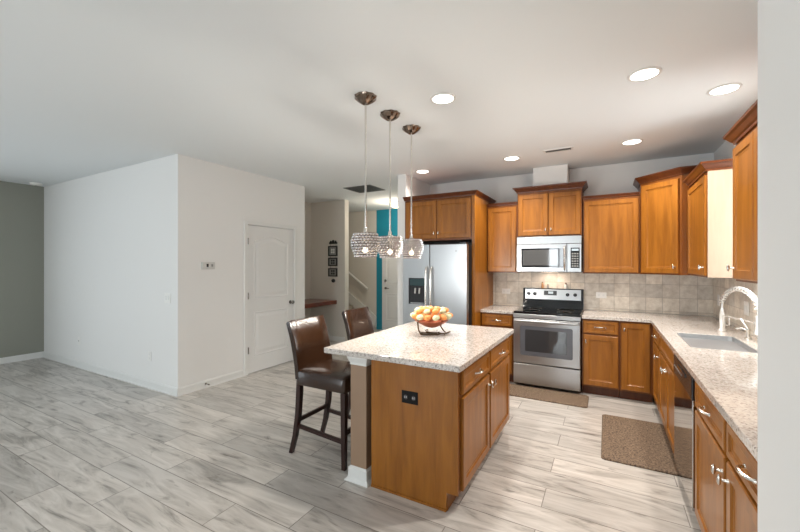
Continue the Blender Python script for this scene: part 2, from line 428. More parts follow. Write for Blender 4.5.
# backsplash tile on both kitchen walls
sbox('wall_backsplash_back', TILE, (-1.43, -1.012, 5.358, 5.3695, .916, 1.384), (-1.012, -.25, 5.358, 5.3695, .90, 1.394), (-.25, 1.0595, 5.358, 5.3695, .916, 1.384))
sbox('wall_backsplash_right', TILE, (1.048, 1.0595, 1.131, W0, .916, 1.384), (1.048, 1.0595, W0, W1, .916, WZ0 - .002), (1.048, 1.0595, W1, 5.357, .916, 1.384))

# stairs: carpeted steps climbing to the left along the far wall
st = thing('staircase', 'beige carpeted stairs climbing behind the niche wall', 'stairs', (-4.75, 6.6, 0))
for i in range(9):
    x1 = -.26 * i; MB().box(x1 - .262, x1, -.55, .60, 0, .175 * (i + 1)).build('step', CARPET, st, bevel=.01)
def slab_dir(m, p0, p1, y0, y1, hz):
    m.loft([[(p0[0], y0, p0[1]), (p0[0], y1, p0[1]), (p0[0], y1, p0[1] + hz), (p0[0], y0, p0[1] + hz)], [(p1[0], y0, p1[1]), (p1[0], y1, p1[1]), (p1[0], y1, p1[1] + hz), (p1[0], y0, p1[1] + hz)]])
m = MB(); slab_dir(m, (.12, .06), (-2.3, 1.72), .603, .640, .24); m.build('skirt_board', WHITE, st)
hr = thing('stair_handrail', 'sloping white handrail on the wall above the stairs', 'handrail', (-4.85, 7.25, .93))
MB().tube([(0, -.06, 0), (-.10, -.06, .07), (-1.9, -.06, 1.30)], .026, 10).build('rail', WHITE, hr, smooth=True)
for t_ in (.15, .8): MB().tube([(-1.9 * t_, -.06, 1.28 * t_ - .01), (-1.9 * t_, -.03, 1.28 * t_ - .06), (-1.9 * t_, -.001, 1.28 * t_ - .06)], .008).build('bracket', NICKEL, hr)

# niche shelf
tag(MB().box(-5.268, -4.60, 4.502, 5.758, .725, .80).build('wall_shelf', CHERRY, bevel=.008), 'dark cherry wood ledge built into the hallway niche', 'shelf')

# ------------------------------------------------------------------ cabinets
def front_panel(wd, h, t=.02, fw=.055, y=0):
    """framed door / drawer front, x 0..wd, z 0..h, back on y, face at y-t"""
    m = MB()
    def ring(i, yy): return [(i, yy, i), (wd - i, yy, i), (wd - i, yy, h - i), (i, yy, h - i)]
    rs = [ring(0, y), ring(0, y - t + .005), ring(.005, y - t)]
    if fw: rs += [ring(fw, y - t), ring(fw + .006, y - t + .008), ring(fw + .014, y - t + .008), ring(fw + .02, y - t + .010)]
    m.loft(rs)
    return m
def pull(parent, x, z, y=-.02, L=.105):
    m = MB(); pts = []
    for i in range(13):
        a = i / 12; pts.append((x - L / 2 + L * a, y - .030 * math.sin(PI * a) ** .55, z + .004 * math.sin(PI * a)))
    m.tube(pts, [.0055 + .0015 * math.sin(PI * i / 12) for i in range(13)], 8)
    m.lathe([(.009, 0), (.007, -.006)], (x - L / 2, y, z), 10, 'y'); m.lathe([(.009, 0), (.007, -.006)], (x + L / 2, y, z), 10, 'y')
    return m.build('handle', NICKEL, parent, smooth=True)
def knob(parent, x, z, y=-.02):
    m = MB(); m.lathe([(.009, 0), (.006, -.006), (.005, -.022)], (x, y, z), 10, 'y')
    m.ball((x, y - .028, z), .012, 12, 8, (.75, .7, 1.9))
    return m.build('knob', NICKEL, parent, smooth=True)
def door(parent, x0, x1, z0, z1, kn=None, fw=.055, mat=None):
    d = front_panel(x1 - x0, z1 - z0, fw=fw).build('door', mat or WOOD, parent)
    d.location = (x0, 0, z0)
    if kn:
        side, low = kn; kx_ = .028 if side < 0 else (x1 - x0) - .028
        knob(d, kx_, .07 if low else (z1 - z0) - .07)
    return d
def drawer(parent, x0, x1, z0, z1, handle=True):
    d = front_panel(x1 - x0, z1 - z0, fw=.030).build('drawer', WOOD, parent); d.location = (x0, 0, z0)
    if handle: pull(d, (x1 - x0) / 2, (z1 - z0) / 2)
    return d
ZT = .872
def base_cab(label, loc, rz, wd, dep, fronts, group=None):
    r = thing('base_cabinet', label, 'cabinet', loc, rz, group)
    m = MB()
    if 'under the sink' in label and 'double' in label:
        m.box(0.001, wd - .001, 0.001, dep, .105, .69); m.box(.001, wd - .001, .001, .055, .691, ZT)
    else: m.box(0.001, wd - .001, 0.001, dep, .105, ZT)
    m.build('body', WOODF, r)
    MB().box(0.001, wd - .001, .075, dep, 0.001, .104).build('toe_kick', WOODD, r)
    fronts(r, wd); return r
def one(kn, dh=True):
    def f(r, wd):
        drawer(r, .015, wd - .015, .715, .855, dh); door(r, .015, wd - .015, .125, .695, (kn, False))
    return f
def two(dh):
    def f(r, wd):
        c = wd / 2
        if dh: drawer(r, .015, c - .012, .715, .855); drawer(r, c + .012, wd - .015, .715, .855)
        else: drawer(r, .015, wd - .015, .715, .855, False)
        door(r, .015, c - .004 - (.008 if dh else 0), .125, .695, (1, False)); door(r, c + .004 + (.008 if dh else 0), wd - .015, .125, .695, (-1, False))
    return f
YF = 4.755   # face of the back run
XF = .445    # face of the right run
base_cab('honey maple base cabinet between refrigerator panel and range', (-1.428, YF, 0), 0, .418, .598, one(1))
base_cab('honey maple base cabinet with one drawer just right of the range', (-.245, YF, 0), 0, .375, .598, one(-1))
base_cab('tall-door base cabinet with no drawer in the back corner', (.132, YF, 0), 0, .308, .598, lambda r, wd: door(r, .012, wd - .03, .125, .855, (-1, False)))
RR = math.radians(-90)
def fcorner(r, wd): drawer(r, .10, wd - .012, .715, .855); door(r, .10, wd - .012, .125, .695, (1, False), fw=.05)
base_cab('narrow base cabinet in the far corner of the sink counter', (XF, 4.753, 0), RR, .575, .598, fcorner)
base_cab('double-door base cabinet under the sink', (XF, 4.176, 0), RR, .936, .598, two(False))
base_cab('base cabinet with one drawer right beside the dishwasher', (XF, 2.588, 0), RR, .61, .598, one(1))
base_cab('base cabinet closest to the camera under the sink counter', (XF, 1.976, 0), RR, .61, .598, one(-1))
base_cab('last base cabinet, at the near end of the sink counter', (XF, 1.364, 0), RR, .23, .598, lambda r, wd: door(r, .012, wd - .012, .125, .855, None, fw=.04))

# dishwasher (local frame: front -y)
dw = thing('dishwasher', 'stainless dishwasher with black control strip under the sink counter', 'dishwasher', (XF, 3.238, 0), RR)
MB().box(.004, .644, .004, .59, .105, .866).build('body', DARK, dw)
MB().box(.004, .644, .07, .58, .001, .103).build('kick_plate', BLACKP, dw)
MB().box(.008, .640, -.026, .003, .118, .735).build('door', POLISH, dw, bevel=.004)
cp = MB().box(.008, .640, -.030, .003, .738, .862).build('control_panel', BLACKP, dw, bevel=.006)
for i in range(6): MB().box(.06 + i * .05, .09 + i * .05, -.0325, -.0305, .79, .80).build('button', GREYK, cp)
MB().box(.20, .46, -.036, -.0305, .812, .835).build('handle', BLACKG, cp)

# counters
def cells(name, mat, xs, ys, inc, z0, z1, bev=.004):
    b = bmesh.new(); V = {}
    def v(i, j, z):
        if (i, j, z) not in V: V[(i, j, z)] = b.verts.new((xs[i], ys[j], z))
        return V[(i, j, z)]
    I = set(inc)
    for (i, j) in inc:
        b.faces.new([v(i, j, z1), v(i + 1, j, z1), v(i + 1, j + 1, z1), v(i, j + 1, z1)])
        b.faces.new([v(i, j + 1, z0), v(i + 1, j + 1, z0), v(i + 1, j, z0), v(i, j, z0)])
        for (di, dj, a, c) in ((0, -1, (0, 0), (1, 0)), (1, 0, (1, 0), (1, 1)), (0, 1, (1, 1), (0, 1)), (-1, 0, (0, 1), (0, 0))):
            if (i + di, j + dj) not in I:
                b.faces.new([v(i + a[0], j + a[1], z0), v(i + c[0], j + c[1], z0), v(i + c[0], j + c[1], z1), v(i + a[0], j + a[1], z1)])
    mm = MB(); mm.b.free(); mm.b = b
    return mm.build(name, mat, bevel=bev)
SX0, SX1, SY0, SY1 = .520, .895, 3.26, 3.92
o = cells('countertop', GRAN, [-.246, .41, SX0, SX1, 1.047], [1.134, SY0, SY1, 4.72, 5.357],
          [(0, 3), (1, 3), (2, 3), (3, 3), (1, 2), (2, 2), (3, 2), (1, 1), (3, 1), (1, 0), (2, 0), (3, 0)], .876, .914)
tag(o, 'L-shaped speckled granite countertop running from range past the sink', 'countertop')
o = MB().box(-1.428, -1.006, 4.72, 5.357, .876, .914).build('countertop', GRAN, bevel=.004)
tag(o, 'short granite countertop left of the range beside the refrigerator panel', 'countertop')

# sink
sk = thing('kitchen_sink', 'stainless undermount sink set in the granite counter', 'sink', ((SX0 + SX1) / 2, (SY0 + SY1) / 2, .914))
hx, hy = (SX1 - SX0) / 2 - .003, (SY1 - SY0) / 2 - .003
def rr(ax, ay, z, r=.05, n=5):
    p = []
    for cx, cy, a0 in ((ax - r, ay - r, 0), (-ax + r, ay - r, 90), (-ax + r, -ay + r, 180), (ax - r, -ay + r, 270)):
        for q in range(n + 1): a = math.radians(a0 + 90 * q / n); p.append((cx + r * math.cos(a), cy + r * math.sin(a), z))
    return p
m = MB(); m.loft([rr(hx, hy, -.036), rr(hx - .004, hy - .004, -.036), rr(hx - .010, hy - .010, -.19), rr(hx - .05, hy - .05, -.205, .03)], cap=False)
m._f([m.b.verts.new(p) for p in rr(hx - .05, hy - .05, -.205, .03)])
m.loft([rr(hx, hy, -.037), rr(hx - .006, hy - .006, -.20), rr(hx - .05, hy - .05, -.212, .03)])
m.loft([rr(hx, hy, -.002, .03), rr(hx - .006, hy - .006, -.002, .03), rr(hx - .006, hy - .006, -.038, .03), rr(hx, hy, -.038, .03)], closed=True)
m.build('basin', SINKM, sk, smooth=True)
MB().lathe([(.04, -.204), (.045, -.2035), (.02, -.2030), (.001, -.2032)], (0, .05, 0)).build('drain', NICKEL, sk, smooth=True)

# faucet with spring neck swung along the wall
fb = Vector((.885, 4.20, .9145))
fc = thing('kitchen_faucet', 'tall white-nickel spring-neck faucet standing behind the sink', 'faucet', fb)
d = Vector((.995, 3.74, 0)) - Vector((.885, 4.20, 0)); Lh = d.length; d.normalize()
MB().lathe([(.030, 0), (.030, .012), (.022, .020), (.020, .15), (.014, .16), (.014, .20)]).build('base', FAUCET, fc, smooth=True)
R_ = Lh / 2; zc = .225; hgt = .155
core = [Vector((0, 0, .19))] + [Vector((0, 0, zc)) + d * (R_ - R_ * math.cos(PI * i / 24)) + Vector((0, 0, hgt * math.sin(PI * i / 24))) for i in range(25)] + [Vector((0, 0, zc - .03)) + d * Lh]
neck = MB().tube(core, .008, 8).build('neck', FAUCET, fc, smooth=True)
pts = []; N = 18 * 14
def along(t):
    f_ = t * (len(core) - 1); i = min(int(f_), len(core) - 2); return core[i].lerp(core[i + 1], f_ - i), (core[i + 1] - core[i]).normalized()
side = d.cross(Vector((0, 0, 1)))
for i in range(N + 1):
    p, tt = along(.08 + .84 * i / N); nn = side.cross(tt).normalized(); a = 2 * PI * 18 * i / N
    pts.append(p + (side * math.cos(a) + nn * math.sin(a)) * .0168)
MB().tube(pts, .0052, 6).build('spring', FAUCET, fc, smooth=True)
e = Vector((0, 0, zc - .03)) + d * Lh
m = MB(); m.lathe([(.016, 0), (.018, -.02), (.018, -.10), (.026, -.13), (.026, -.145), (.001, -.146)], tuple(e)); m.build('spray_head', FAUCET, fc, smooth=True)
m = MB(); m.tube([Vector((0, 0, .135)), Vector((0, 0, .135)) + d * Lh], .007); m.lathe([(.024, -.012), (.024, .012)], tuple(Vector((0, 0, .135)) + d * Lh), 14); m.build('docking_arm', FAUCET, fc, smooth=True)
MB().tube([Vector((0, 0, .05)), -side * .05 + Vector((0, 0, .05)), -side * .055 - d * .01 + Vector((0, 0, .13))], .008).build('handle', FAUCET, fc, smooth=True)
# smaller dispenser / lever by the sink
sd = thing('soap_dispenser', 'short nickel pump dispenser with upright lever beside the sink edge', 'soap dispenser', (.965, 3.84, .9145))
MB().lathe([(.024, 0), (.024, .008), (.014, .014), (.013, .06), (.018, .066), (.018, .078), (.001, .08)]).build('base', NICKEL, sd, smooth=True)
MB().tube([(0, .005, .07), (-.03, .03, .076), (-.06, .05, .068)], .008).build('spout', NICKEL, sd, smooth=True)
MB().tube([(0, .01, .075), (-.035, .045, .15)], .006).build('lever', FAUCET, sd, smooth=True)

# upper cabinets --------------------------------------------------
CROWN = [(0, 0), (.010, 0), (.012, .014), (.022, .022), (.040, .046), (.052, .056), (.055, .070), (0, .070)]
SCROWN = [(0, 0), (.008, 0), (.010, .010), (.028, .028), (.042, .040), (.045, .050), (0, .050)]
THIN = [(0, 0), (.010, 0), (.012, .012), (.022, .020), (.028, .034), (0, .034)]
def crown(parent, poly, flags, z, prof, name='crown_molding'):
    m = MB()
    m.loft([[(x, y, z + h) for x, y in offset_poly(poly, [o_ * f for f in flags])] for o_, h in prof])
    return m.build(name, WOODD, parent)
def upper(label, loc, rz, wd, dep, h, doors, prof=CROWN, flags=(1, 1, 0, 1), fw=.055, group=None):
    r = thing('upper_cabinet', label, 'cabinet', loc, rz, group)
    MB().box(.001, wd - .001, .001, dep, 0, h).build('body', WOODF, r)
    n = len(doors)
    for i, kn in enumerate(doors):
        a = .014 + i * (wd - .014) / n if i else .014; b = wd - .014 if i == n - 1 else (i + 1) * wd / n - .004
        if i: a = i * wd / n + .004
        door(r, a, b, .014, h - .03, kn, fw)
    poly = [(.001, -.001), (wd - .001, -.001), (wd - .001, dep), (.001, dep)]
    crown(r, poly, flags, h + .0005, prof)
    return r
UY = 5.04
sidep = lambda r, wd, h, dep: MB().box(wd - .0005, wd + .004, .002, dep, .0, h).build('side_panel', PALE_GLARE, r)
upper('single-door upper cabinet between refrigerator cabinet and microwave', (-1.428, UY, 1.385), 0, .402, .327, .90, [None], THIN, (1, 0, 0, 0))
upper('taller double-door upper cabinet above the microwave', (-1.022, UY - .01, 1.85), 0, .765, .337, .575, [(1, True), (-1, True)], CROWN, (1, 1, 0, 1))
upper('wide single-door upper cabinet right of the microwave', (-.250, UY, 1.385), 0, .585, .327, .90, [None], THIN, (1, 0, 0, 0), fw=.05)
# diagonal corner cabinet
dc = thing('corner_cabinet', 'tall diagonal upper cabinet in the kitchen corner', 'cabinet', (.340, 5.02, 1.385))
poly = [(0, 0), (.330, -.330), (.717, -.330), (.717, .348), (0, .348)]
MB().prism(poly, 0, 1.02).build('body', WOODF, dc)
Ld = .330 * math.sqrt(2)
dd = front_panel(Ld - .05, 1.02 - .044).build('door', WOOD, dc); dd.location = (.018, -.019, .014); dd.rotation_euler = (0, 0, math.radians(-45)); knob(dd, Ld - .05 - .028, .07)
crown(dc, poly, (1, 1, 0, 0, 1), 1.0205, CROWN)
r = upper('upper cabinet left of the sink window with a side panel coloured pale for glare', (.735, 4.688, 1.385), RR, .744, .322, .885, [(1, True)], CROWN, (1, 1, 0, 0))
sidep(r, .744, .885, .322)['label'] = 'maple end panel, window glare put into its pale colour'
upper('nearest upper cabinet, beside the foreground wall', (.735, 3.165, 1.385), RR, .80, .322, .885, [(-1, True), (1, True)], CROWN, (1, 1, 0, 1))

# refrigerator surround: deep cabinet above and full-height side panel
fx = thing('refrigerator_cabinet', 'deep cabinet with crown above the refrigerator and its tall side panel', 'cabinet', (-2.428, 4.52, 0))
MB().box(.001, .958, .001, .848, 1.81, 2.362).build('body', WOODF, fx)
MB().box(.960, .997, -.02, .848, 0.001, 2.362).build('side_panel', WOOD, fx)
for a, b, kn in ((.02, .478, (1, True)), (.486, .944, (-1, True))): door(fx, a, b, 1.835, 2.335, kn)
crown(fx, [(.001, -.02), (.997, -.02), (.997, .848), (.001, .848)], (1, 1, 0, 0), 2.3625, SCROWN)

# refrigerator
fr = thing('refrigerator', 'stainless side-by-side refrigerator with black dispenser', 'refrigerator', (-2.345, 4.31, 0))
MB().box(.004, .876, .075, .80, .02, 1.735).build('body', plain('matte_black_side', (.01, .01, .011), .6, spec=.2), fr)
def rdoor(x0, x1, cut=None):
    m = MB(); z0, z1 = .06, 1.745
    if cut:
        a, b, c, e = cut; xs = [x0, a, b, x1]; zs = [z0, c, e, z1]
        for i in range(3):
            for j in range(3):
                if (i, j) != (1, 1): m.box(xs[i], xs[i + 1], 0, .068, zs[j], zs[j + 1])
        m.box(a, b, .045, .068, c, e)
        return m
    return m.box(x0, x1, 0, .068, z0, z1)
fd = rdoor(.003, .382, (.085, .335, .98, 1.32)).build('freezer_door', STEEL, fr)
rd = rdoor(.390, .878).build('fridge_door', STEEL, fr, bevel=.006)
dp = MB().box(.087, .333, .012, .044, .982, 1.318).build('dispenser', BLACKP, fd)
MB().box(.10, .32, .004, .011, 1.22, 1.31).build('display', LCD, dp).data.materials[0] = plain('teal_black_display', (.02, .045, .05), .2)
MB().box(.12, .30, -.012, .011, .99, 1.002).build('drip_tray', STEEL, dp)
m = MB(); m.tube([(.18, .006, 1.19), (.18, -.004, 1.12)], .012); m.tube([(.24, .006, 1.19), (.24, -.004, 1.12)], .012); m.build('spout', GREYK, dp)
for x, p in ((.352, fd), (.420, rd)):
    MB().tube([(x, -.002, 1.46), (x, -.04, 1.44), (x, -.052, 1.38), (x, -.055, 1.1), (x, -.055, .80), (x, -.052, .66), (x, -.04, .60), (x, -.002, .58)], .013, 10).build('handle', NICKEL, p, smooth=True)
MB().lathe([(.011, 0), (.011, -.0015)], (.74, -.0005, 1.66), 14, 'y').build('badge', GREYK, rd)
MB().box(.02, .86, .08, .11, 0.001, .019).build('foot_grille', BLACKP, fr)
for x in (.02, .78): MB().box(x, x + .08, .02, .12, 1.7455, 1.765).build('hinge_cover', BLACKP, fr)

# range ------------------------------------------------------------
rg = thing('range', 'stainless electric range with black glass cooktop', 'stove', (-1.000, 4.70, 0))
RW = .748
MB().box(.002, RW - .002, .02, .655, .03, .895).build('body', BLACKP, rg)
MB().box(.0, RW, -.005, .57, .897, .922).build('cooktop', BLACKG, rg, bevel=.005)
for x, y, r in ((.19, .14, .10), (.56, .14, .08), (.19, .42, .075), (.56, .42, .10)):
    MB().lathe([(r - .003, .9222), (r - .003, .9226), (r, .9226), (r, .9222)], (x, y, 0), 30).build('burner_ring', GREYK, rg)
MB().box(0, RW, -.022, .018, .845, .894).build('front_trim', STEEL, rg, bevel=.004)
od = MB().box(.004, RW - .004, -.026, .018, .302, .838).build('oven_door', STEEL, rg, bevel=.006)
MB().loft([[(x, -.0265 , z) for x, _, z in [(p[0] + .374, 0, p[1] + .575) for p in [(q[0], q[1]) for q in rr(.292, .178, 0, .02)]]],
           [(x, -.0285, z) for x, _, z in [(p[0] + .374, 0, p[1] + .575) for p in [(q[0], q[1]) for q in rr(.292, .178, 0, .02)]]]]).build('window_frame', plain('grey_enamel', (.10, .105, .12), .2), od)
wi = MB().loft([[(p[0] + .374, yy, p[1] + .58) for p in rr(.232, .130, 0, .012)] for yy in (-.0286, -.0305)]).build('window', OVENG, od)
m = MB(); m.tube([(.05, -.027, .815), (.05, -.062, .815)], .011); m.tube([(RW - .05, -.027, .815), (RW - .05, -.062, .815)], .011); m.tube([(.022, -.066, .815), (RW - .022, -.066, .815)], .014, 12)
m.build('handle', STEEL, od, smooth=True)
MB().box(.004, RW - .004, -.024, .018, .050, .292).build('drawer', STEEL, rg, bevel=.006)
bgd = MB().loft([[(x, y, z) for y, z in ((.575, .915), (.654, .915), (.654, 1.175), (.612, 1.175))] for x in (.0, RW)]).build('backguard', BLACKG, rg, bevel=.004)
def bgp(z): return .575 + (z - .915) * (.037 / .26)
def slanted(x0, x1, z0, z1, t0, t1):
    return MB().loft([[(x, bgp(z0) - t0, z0), (x, bgp(z1) - t0, z1), (x, bgp(z1) - t1, z1), (x, bgp(z0) - t1, z0)] for x in (x0, x1)])
pn = slanted(.03, RW - .03, 1.03, 1.163, .001, .006).build('control_panel', STEEL, bgd)
slanted(.27, .43, 1.085, 1.145, .0065, .009).build('display', plain('clock_display', (.05, .055, .06), .2), pn)
slanted(.325, .385, 1.105, 1.135, .0095, .0105).build('clock', LCD, pn)
for x in (.075, .155, .56, .65): MB().lathe([(.022, 0), (.022, -.012), (.016, -.018), (.016, -.030), (.001, -.031)], (x, bgp(1.1) - .0065, 1.10), 16, 'y').build('knob', BLACKP, pn, smooth=True)

# little shakers standing on the backguard
def shaker(x, h, r, mat, topm, label):
    t = thing('shaker', label, 'shaker', (x, 5.337, 1.1765), 0)
    MB().lathe([(r, 0), (r * 1.05, h * .2), (r * .75, h * .7), (r * .5, h * .78)], seg=14).build('body', mat, t, smooth=True)
    MB().lathe([(r * .62, h * .785), (r * .62, h * .93), (r * .3, h), (.001, h * 1.01)], seg=14).build('cap', topm, t, smooth=True)
shaker(-.755, .085, .016, AMBER, BRONZE, 'tallest amber shaker standing on top of the range, left of the others')
shaker(-.685, .06, .013, GREYK, NICKEL, 'smallest grey shaker on top of the range, the middle one')
shaker(-.465, .072, .018, PLATE, BRONZE, 'white ceramic shaker on top of the range, right of the others')

# microwave
mw = thing('microwave', 'stainless over-the-range microwave under the tall cabinet', 'microwave', (-1.018, 4.975, 1.397))
MW_ = .757
MB().box(.002, MW_ - .002, .012, .382, .0, .448).build('body', BLACKP, mw)
MB().box(0, MW_, 0, .011, .355, .448).build('vent_strip', STEEL, mw, bevel=.003)
md = MB().box(0, .595, -.016, .011, .006, .350).build('door', STEEL, mw, bevel=.004)
wf = MB().box(.06, .565, -.019, -.0165, .060, .300).build('window_frame', BLACKG, md, bevel=.002)
MB().box(.078, .500, -.0205, -.0192, .085, .282).build('window', plain('microwave_window', (.10, .10, .10), .06, coat=1), md)
m = MB(); m.tube([(.572, -.017, .32), (.572, -.045, .30), (.572, -.045, .05), (.572, -.017, .03)], .010, 10); m.build('handle', NICKEL, md, smooth=True)
cpn = MB().box(.600, MW_, -.014, .011, .006, .350).build('control_panel', STEEL, mw, bevel=.003)
ml = MB().box(.28, .48, .19, .26, -.004, -.0005).build('surface_lamp', emit('surface_lamp_lens', (1, .80, .62), 8), mw)
l = bpy.data.lights.new('microwave_lamp', 'AREA'); l.shape = 'RECTANGLE'; l.size = .2; l.size_y = .06; l.energy = 0.9; l.color = (1, .80, .64)
o = bpy.data.objects.new('microwave_lamp', l); C.objects.link(o); o.location = (-.64, 5.20, 1.39)
kp = MB().box(.640, .738, -.0165, -.0145, .055, .300).build('keypad', BLACKG, cpn)
MB().box(.652, .727, -.0178, -.0167, .262, .288).build('clock', LCD, kp)
for i in range(3):
    for j in range(6): MB().box(.652 + i * .027, .672 + i * .027, -.0175, -.0167, .07 + j * .030, .086 + j * .030).build('button', GREYK, kp)

# ------------------------------------------------------------------ island
IX, IY0, IY1 = -.77, 2.11, 3.38
isl = thing('kitchen_island', 'honey maple kitchen island with drawers and doors on its range side', 'island', (IX, IY0, 0), math.radians(90))
IL = IY1 - IY0
# local: x runs away from the camera (+Y), y runs to -X
MB().box(0.0, IL, 0.0, .60, .115, .872).build('body', WOODF, isl)
MB().box(0.0, IL, .07, .60, .001, .114).build('toe_kick', WOOD, isl)
ep = MB(); ep.loft([[(x, y, z) for y, z in ((.072, .001), (.612, .001), (.612, .872), (-.001, .872), (-.001, .115), (.072, .115))] for x in (-.014, -.001)])
ep.build('end_panel', WOOD, isl)
MB().box(-.020, -.0145, .074, .612, .001, .016).build('shoe_molding', WOOD, isl)
c = .62
for a, b, kn in ((.03, c - .014, 1), (c + .014, IL - .02, -1)):
    drawer(isl, a, b, .705, .850); door(isl, a, b, .125, .685, (kn, False))
m = MB(); m.box(-.018, -.0145, .262, .378, .608, .688)
op = m.build('outlet_plate', plain('matte_black_plate', (.006, .005, .005), .6, spec=.2), isl, bevel=.002)
m = MB()
for y in (.292, .348): m.lathe([(.015, 0), (.015, -.0015)], (-.0185, y, .648), 14, 'x')
m.build('socket', plain('grey_socket', (.03, .025, .025), .5), op)
m = MB()
for y in (.292, .348):
    m.box(-.0212, -.0205, y - .006, y - .004, .642, .655); m.box(-.0212, -.0205, y + .004, y + .006, .642, .655)
m.build('socket_slot', PLATE, op)
# post at the overhang (near left corner)
MB().box(.0, IL, .60, .612, .001, .872).build('back_panel', POSTM, isl)
def post(x0):
    P_ = MB().box(x0, x0 + .125, .655, .785, .085, .80).build('post', POSTM, isl)
    MB().loft([[(x0 + .0625 + sx * (hw), .72 + sy * hw, z) for sx, sy in ((-1, -1), (1, -1), (1, 1), (-1, 1))] for hw, z in ((.068, .80), (.068, .815), (.082, .845), (.082, .872))]).build('capital', WHITE, P_)
    MB().loft([[(x0 + .0625 + sx * (hw), .72 + sy * hw, z) for sx, sy in ((-1, -1), (1, -1), (1, 1), (-1, 1))] for hw, z in ((.096, .001), (.094, .010), (.078, .026), (.076, .088), (.068, .096), (.066, .10))]).build('plinth', WHITE, P_)
post(-.012); post(IL - .15)
m = MB(); m.box(.10, .125, .615, .70, .001, .872); m.build('post_filler', WOODD, isl)
o = MB().box(-1.722, -.725, 2.01, 3.425, .876, .914).build('countertop', GRAN, bevel=.005)
tag(o, 'rectangular speckled granite top on the kitchen island', 'countertop')

# ------------------------------------------------------------------ bar stools
def stool(label, loc):
    r = thing('bar_stool', label, 'stool', loc, 0, 'leather bar stools at the island')
    hw = .205
    m = MB(); ring = lambda z, ax, ay: [(x_ + .035, y_, z) for x_, y_, _ in rr(ax, ay, 0, .03, 4)]
    m.loft([ring(.560, .238, hw - .002), ring(.570, .243, hw), ring(.658, .243, hw), ring(.673, .232, hw - .012), ring(.680, .20, hw - .04), ring(.684, .10, hw - .12)])
    m.build('seat', LEATHER, r, smooth=True)
    # backrest
    prof = [(-.185, .60), (-.195, .70), (-.215, .80), (-.245, .92), (-.285, 1.03)]
    rings = []
    for i, (x, z) in enumerate(prof):
        a, b = prof[max(0, i - 1)], prof[min(len(prof) - 1, i + 1)]; t = Vector((b[0] - a[0], b[1] - a[1])).normalized(); n = Vector((t[1], -t[0]))
        th = .026; pts = []
        for u in (-1, -.93, -.5, 0, .5, .93, 1):
            q = th * (.72 if abs(u) == 1 else 1); bow = -.012 * (1 - u * u)
            pts.append((x + n[0] * (q + bow), u * hw, z + n[1] * (q + bow)))
        for u in (1, .93, .5, 0, -.5, -.93, -1):
            q = -th * (.72 if abs(u) == 1 else 1); bow = -.012 * (1 - u * u)
            pts.append((x + n[0] * (q + bow), u * hw, z + n[1] * (q + bow)))
        rings.append(pts)
    last = rings[-1]; cx = sum(p[0] for p in last) / len(last)
    rings.append([(cx + (p[0] - cx) * .7, p[1] * .985, p[2] + .012) for p in last])
    MB().loft(rings).build('backrest', LEATHER, r, smooth=True)
    for s in (-1, 1):
        y = s * (hw - .025)
        def leg(path):
            return MB().loft([[(x - h, y - h, z), (x + h, y - h, z), (x + h, y + h, z), (x - h, y + h, z)] for x, z, h in path])
        leg([(.252, .001, .016), (.252, .559, .021)]).build('leg', ESPR, r, bevel=.003)
        leg([(-.270, .001, .016), (-.225, .15, .018), (-.195, .32, .020), (-.182, .50, .021), (-.180, .598, .019)]).build('leg', ESPR, r, bevel=.003)
        MB().loft([[(x, y - .009, z), (x, y + .009, z), (x, y + .009, z + .03), (x, y - .009, z + .03)] for x, z in ((-.200, .215), (.235, .185))]).build('stretcher', ESPR, r)
    MB().box(.243, .261, -hw + .047, hw - .047, .245, .28).build('stretcher', ESPR, r)
    MB().box(-.205, -.187, -hw + .047, hw - .047, .26, .29).build('stretcher', ESPR, r)
    return r
s1 = stool('dark brown leather bar stool nearest the camera at the island', (-1.915, 2.345, 0))
copy_tree(s1, (-1.935, 3.075, 0), label='dark brown leather bar stool at the far side, behind the nearer stool')

# ------------------------------------------------------------------ bowl on the island
bx_, by_ = -1.265, 2.82
bs = thing('decorative_bowl', 'copper bowl held in a curled bronze wire stand on the island', 'bowl', (bx_, by_, .9145))
m = MB(); m.lathe([(.015, .062), (.05, .074), (.09, .094), (.135, .118), (.140, .118), (.095, .088), (.052, .066), (.012, .055)], seg=28, cap=False); m.build('bowl', COPPER, bs, smooth=True)
ca, sa = math.cos(math.radians(29)), math.sin(math.radians(29))
def V2(a, b, z): return (a * ca - b * sa, a * sa + b * ca, z)
m = MB()
for dy in (-.035, .035):
    m.tube([V2(-.10, dy, .135), V2(-.115, dy, .10), V2(-.108, dy, .04), V2(-.09, dy, .008), V2(-.02, dy, .006), V2(.05, dy, .006), V2(.07, dy, .012)], .006)
m.tube([V2(.09, 0, .115), V2(.075, 0, .07), V2(.10, 0, .03), V2(.125, 0, .012), V2(.09, 0, .006), V2(0, 0, .014), V2(-.045, 0, .02), V2(-.05, 0, .035), V2(-.03, 0, .038)], .006)
m.tube([V2(.10, -.05, .008), V2(.12, .0, .008), V2(.16, .06, .012)], .006)
m.tube([V2(-.09, -.036, .008), V2(-.09, .036, .008)], .006); m.tube([V2(.05, -.036, .007), V2(.05, .036, .007)], .006)
m.build('stand', BRONZE, bs, smooth=True)
protos = {}
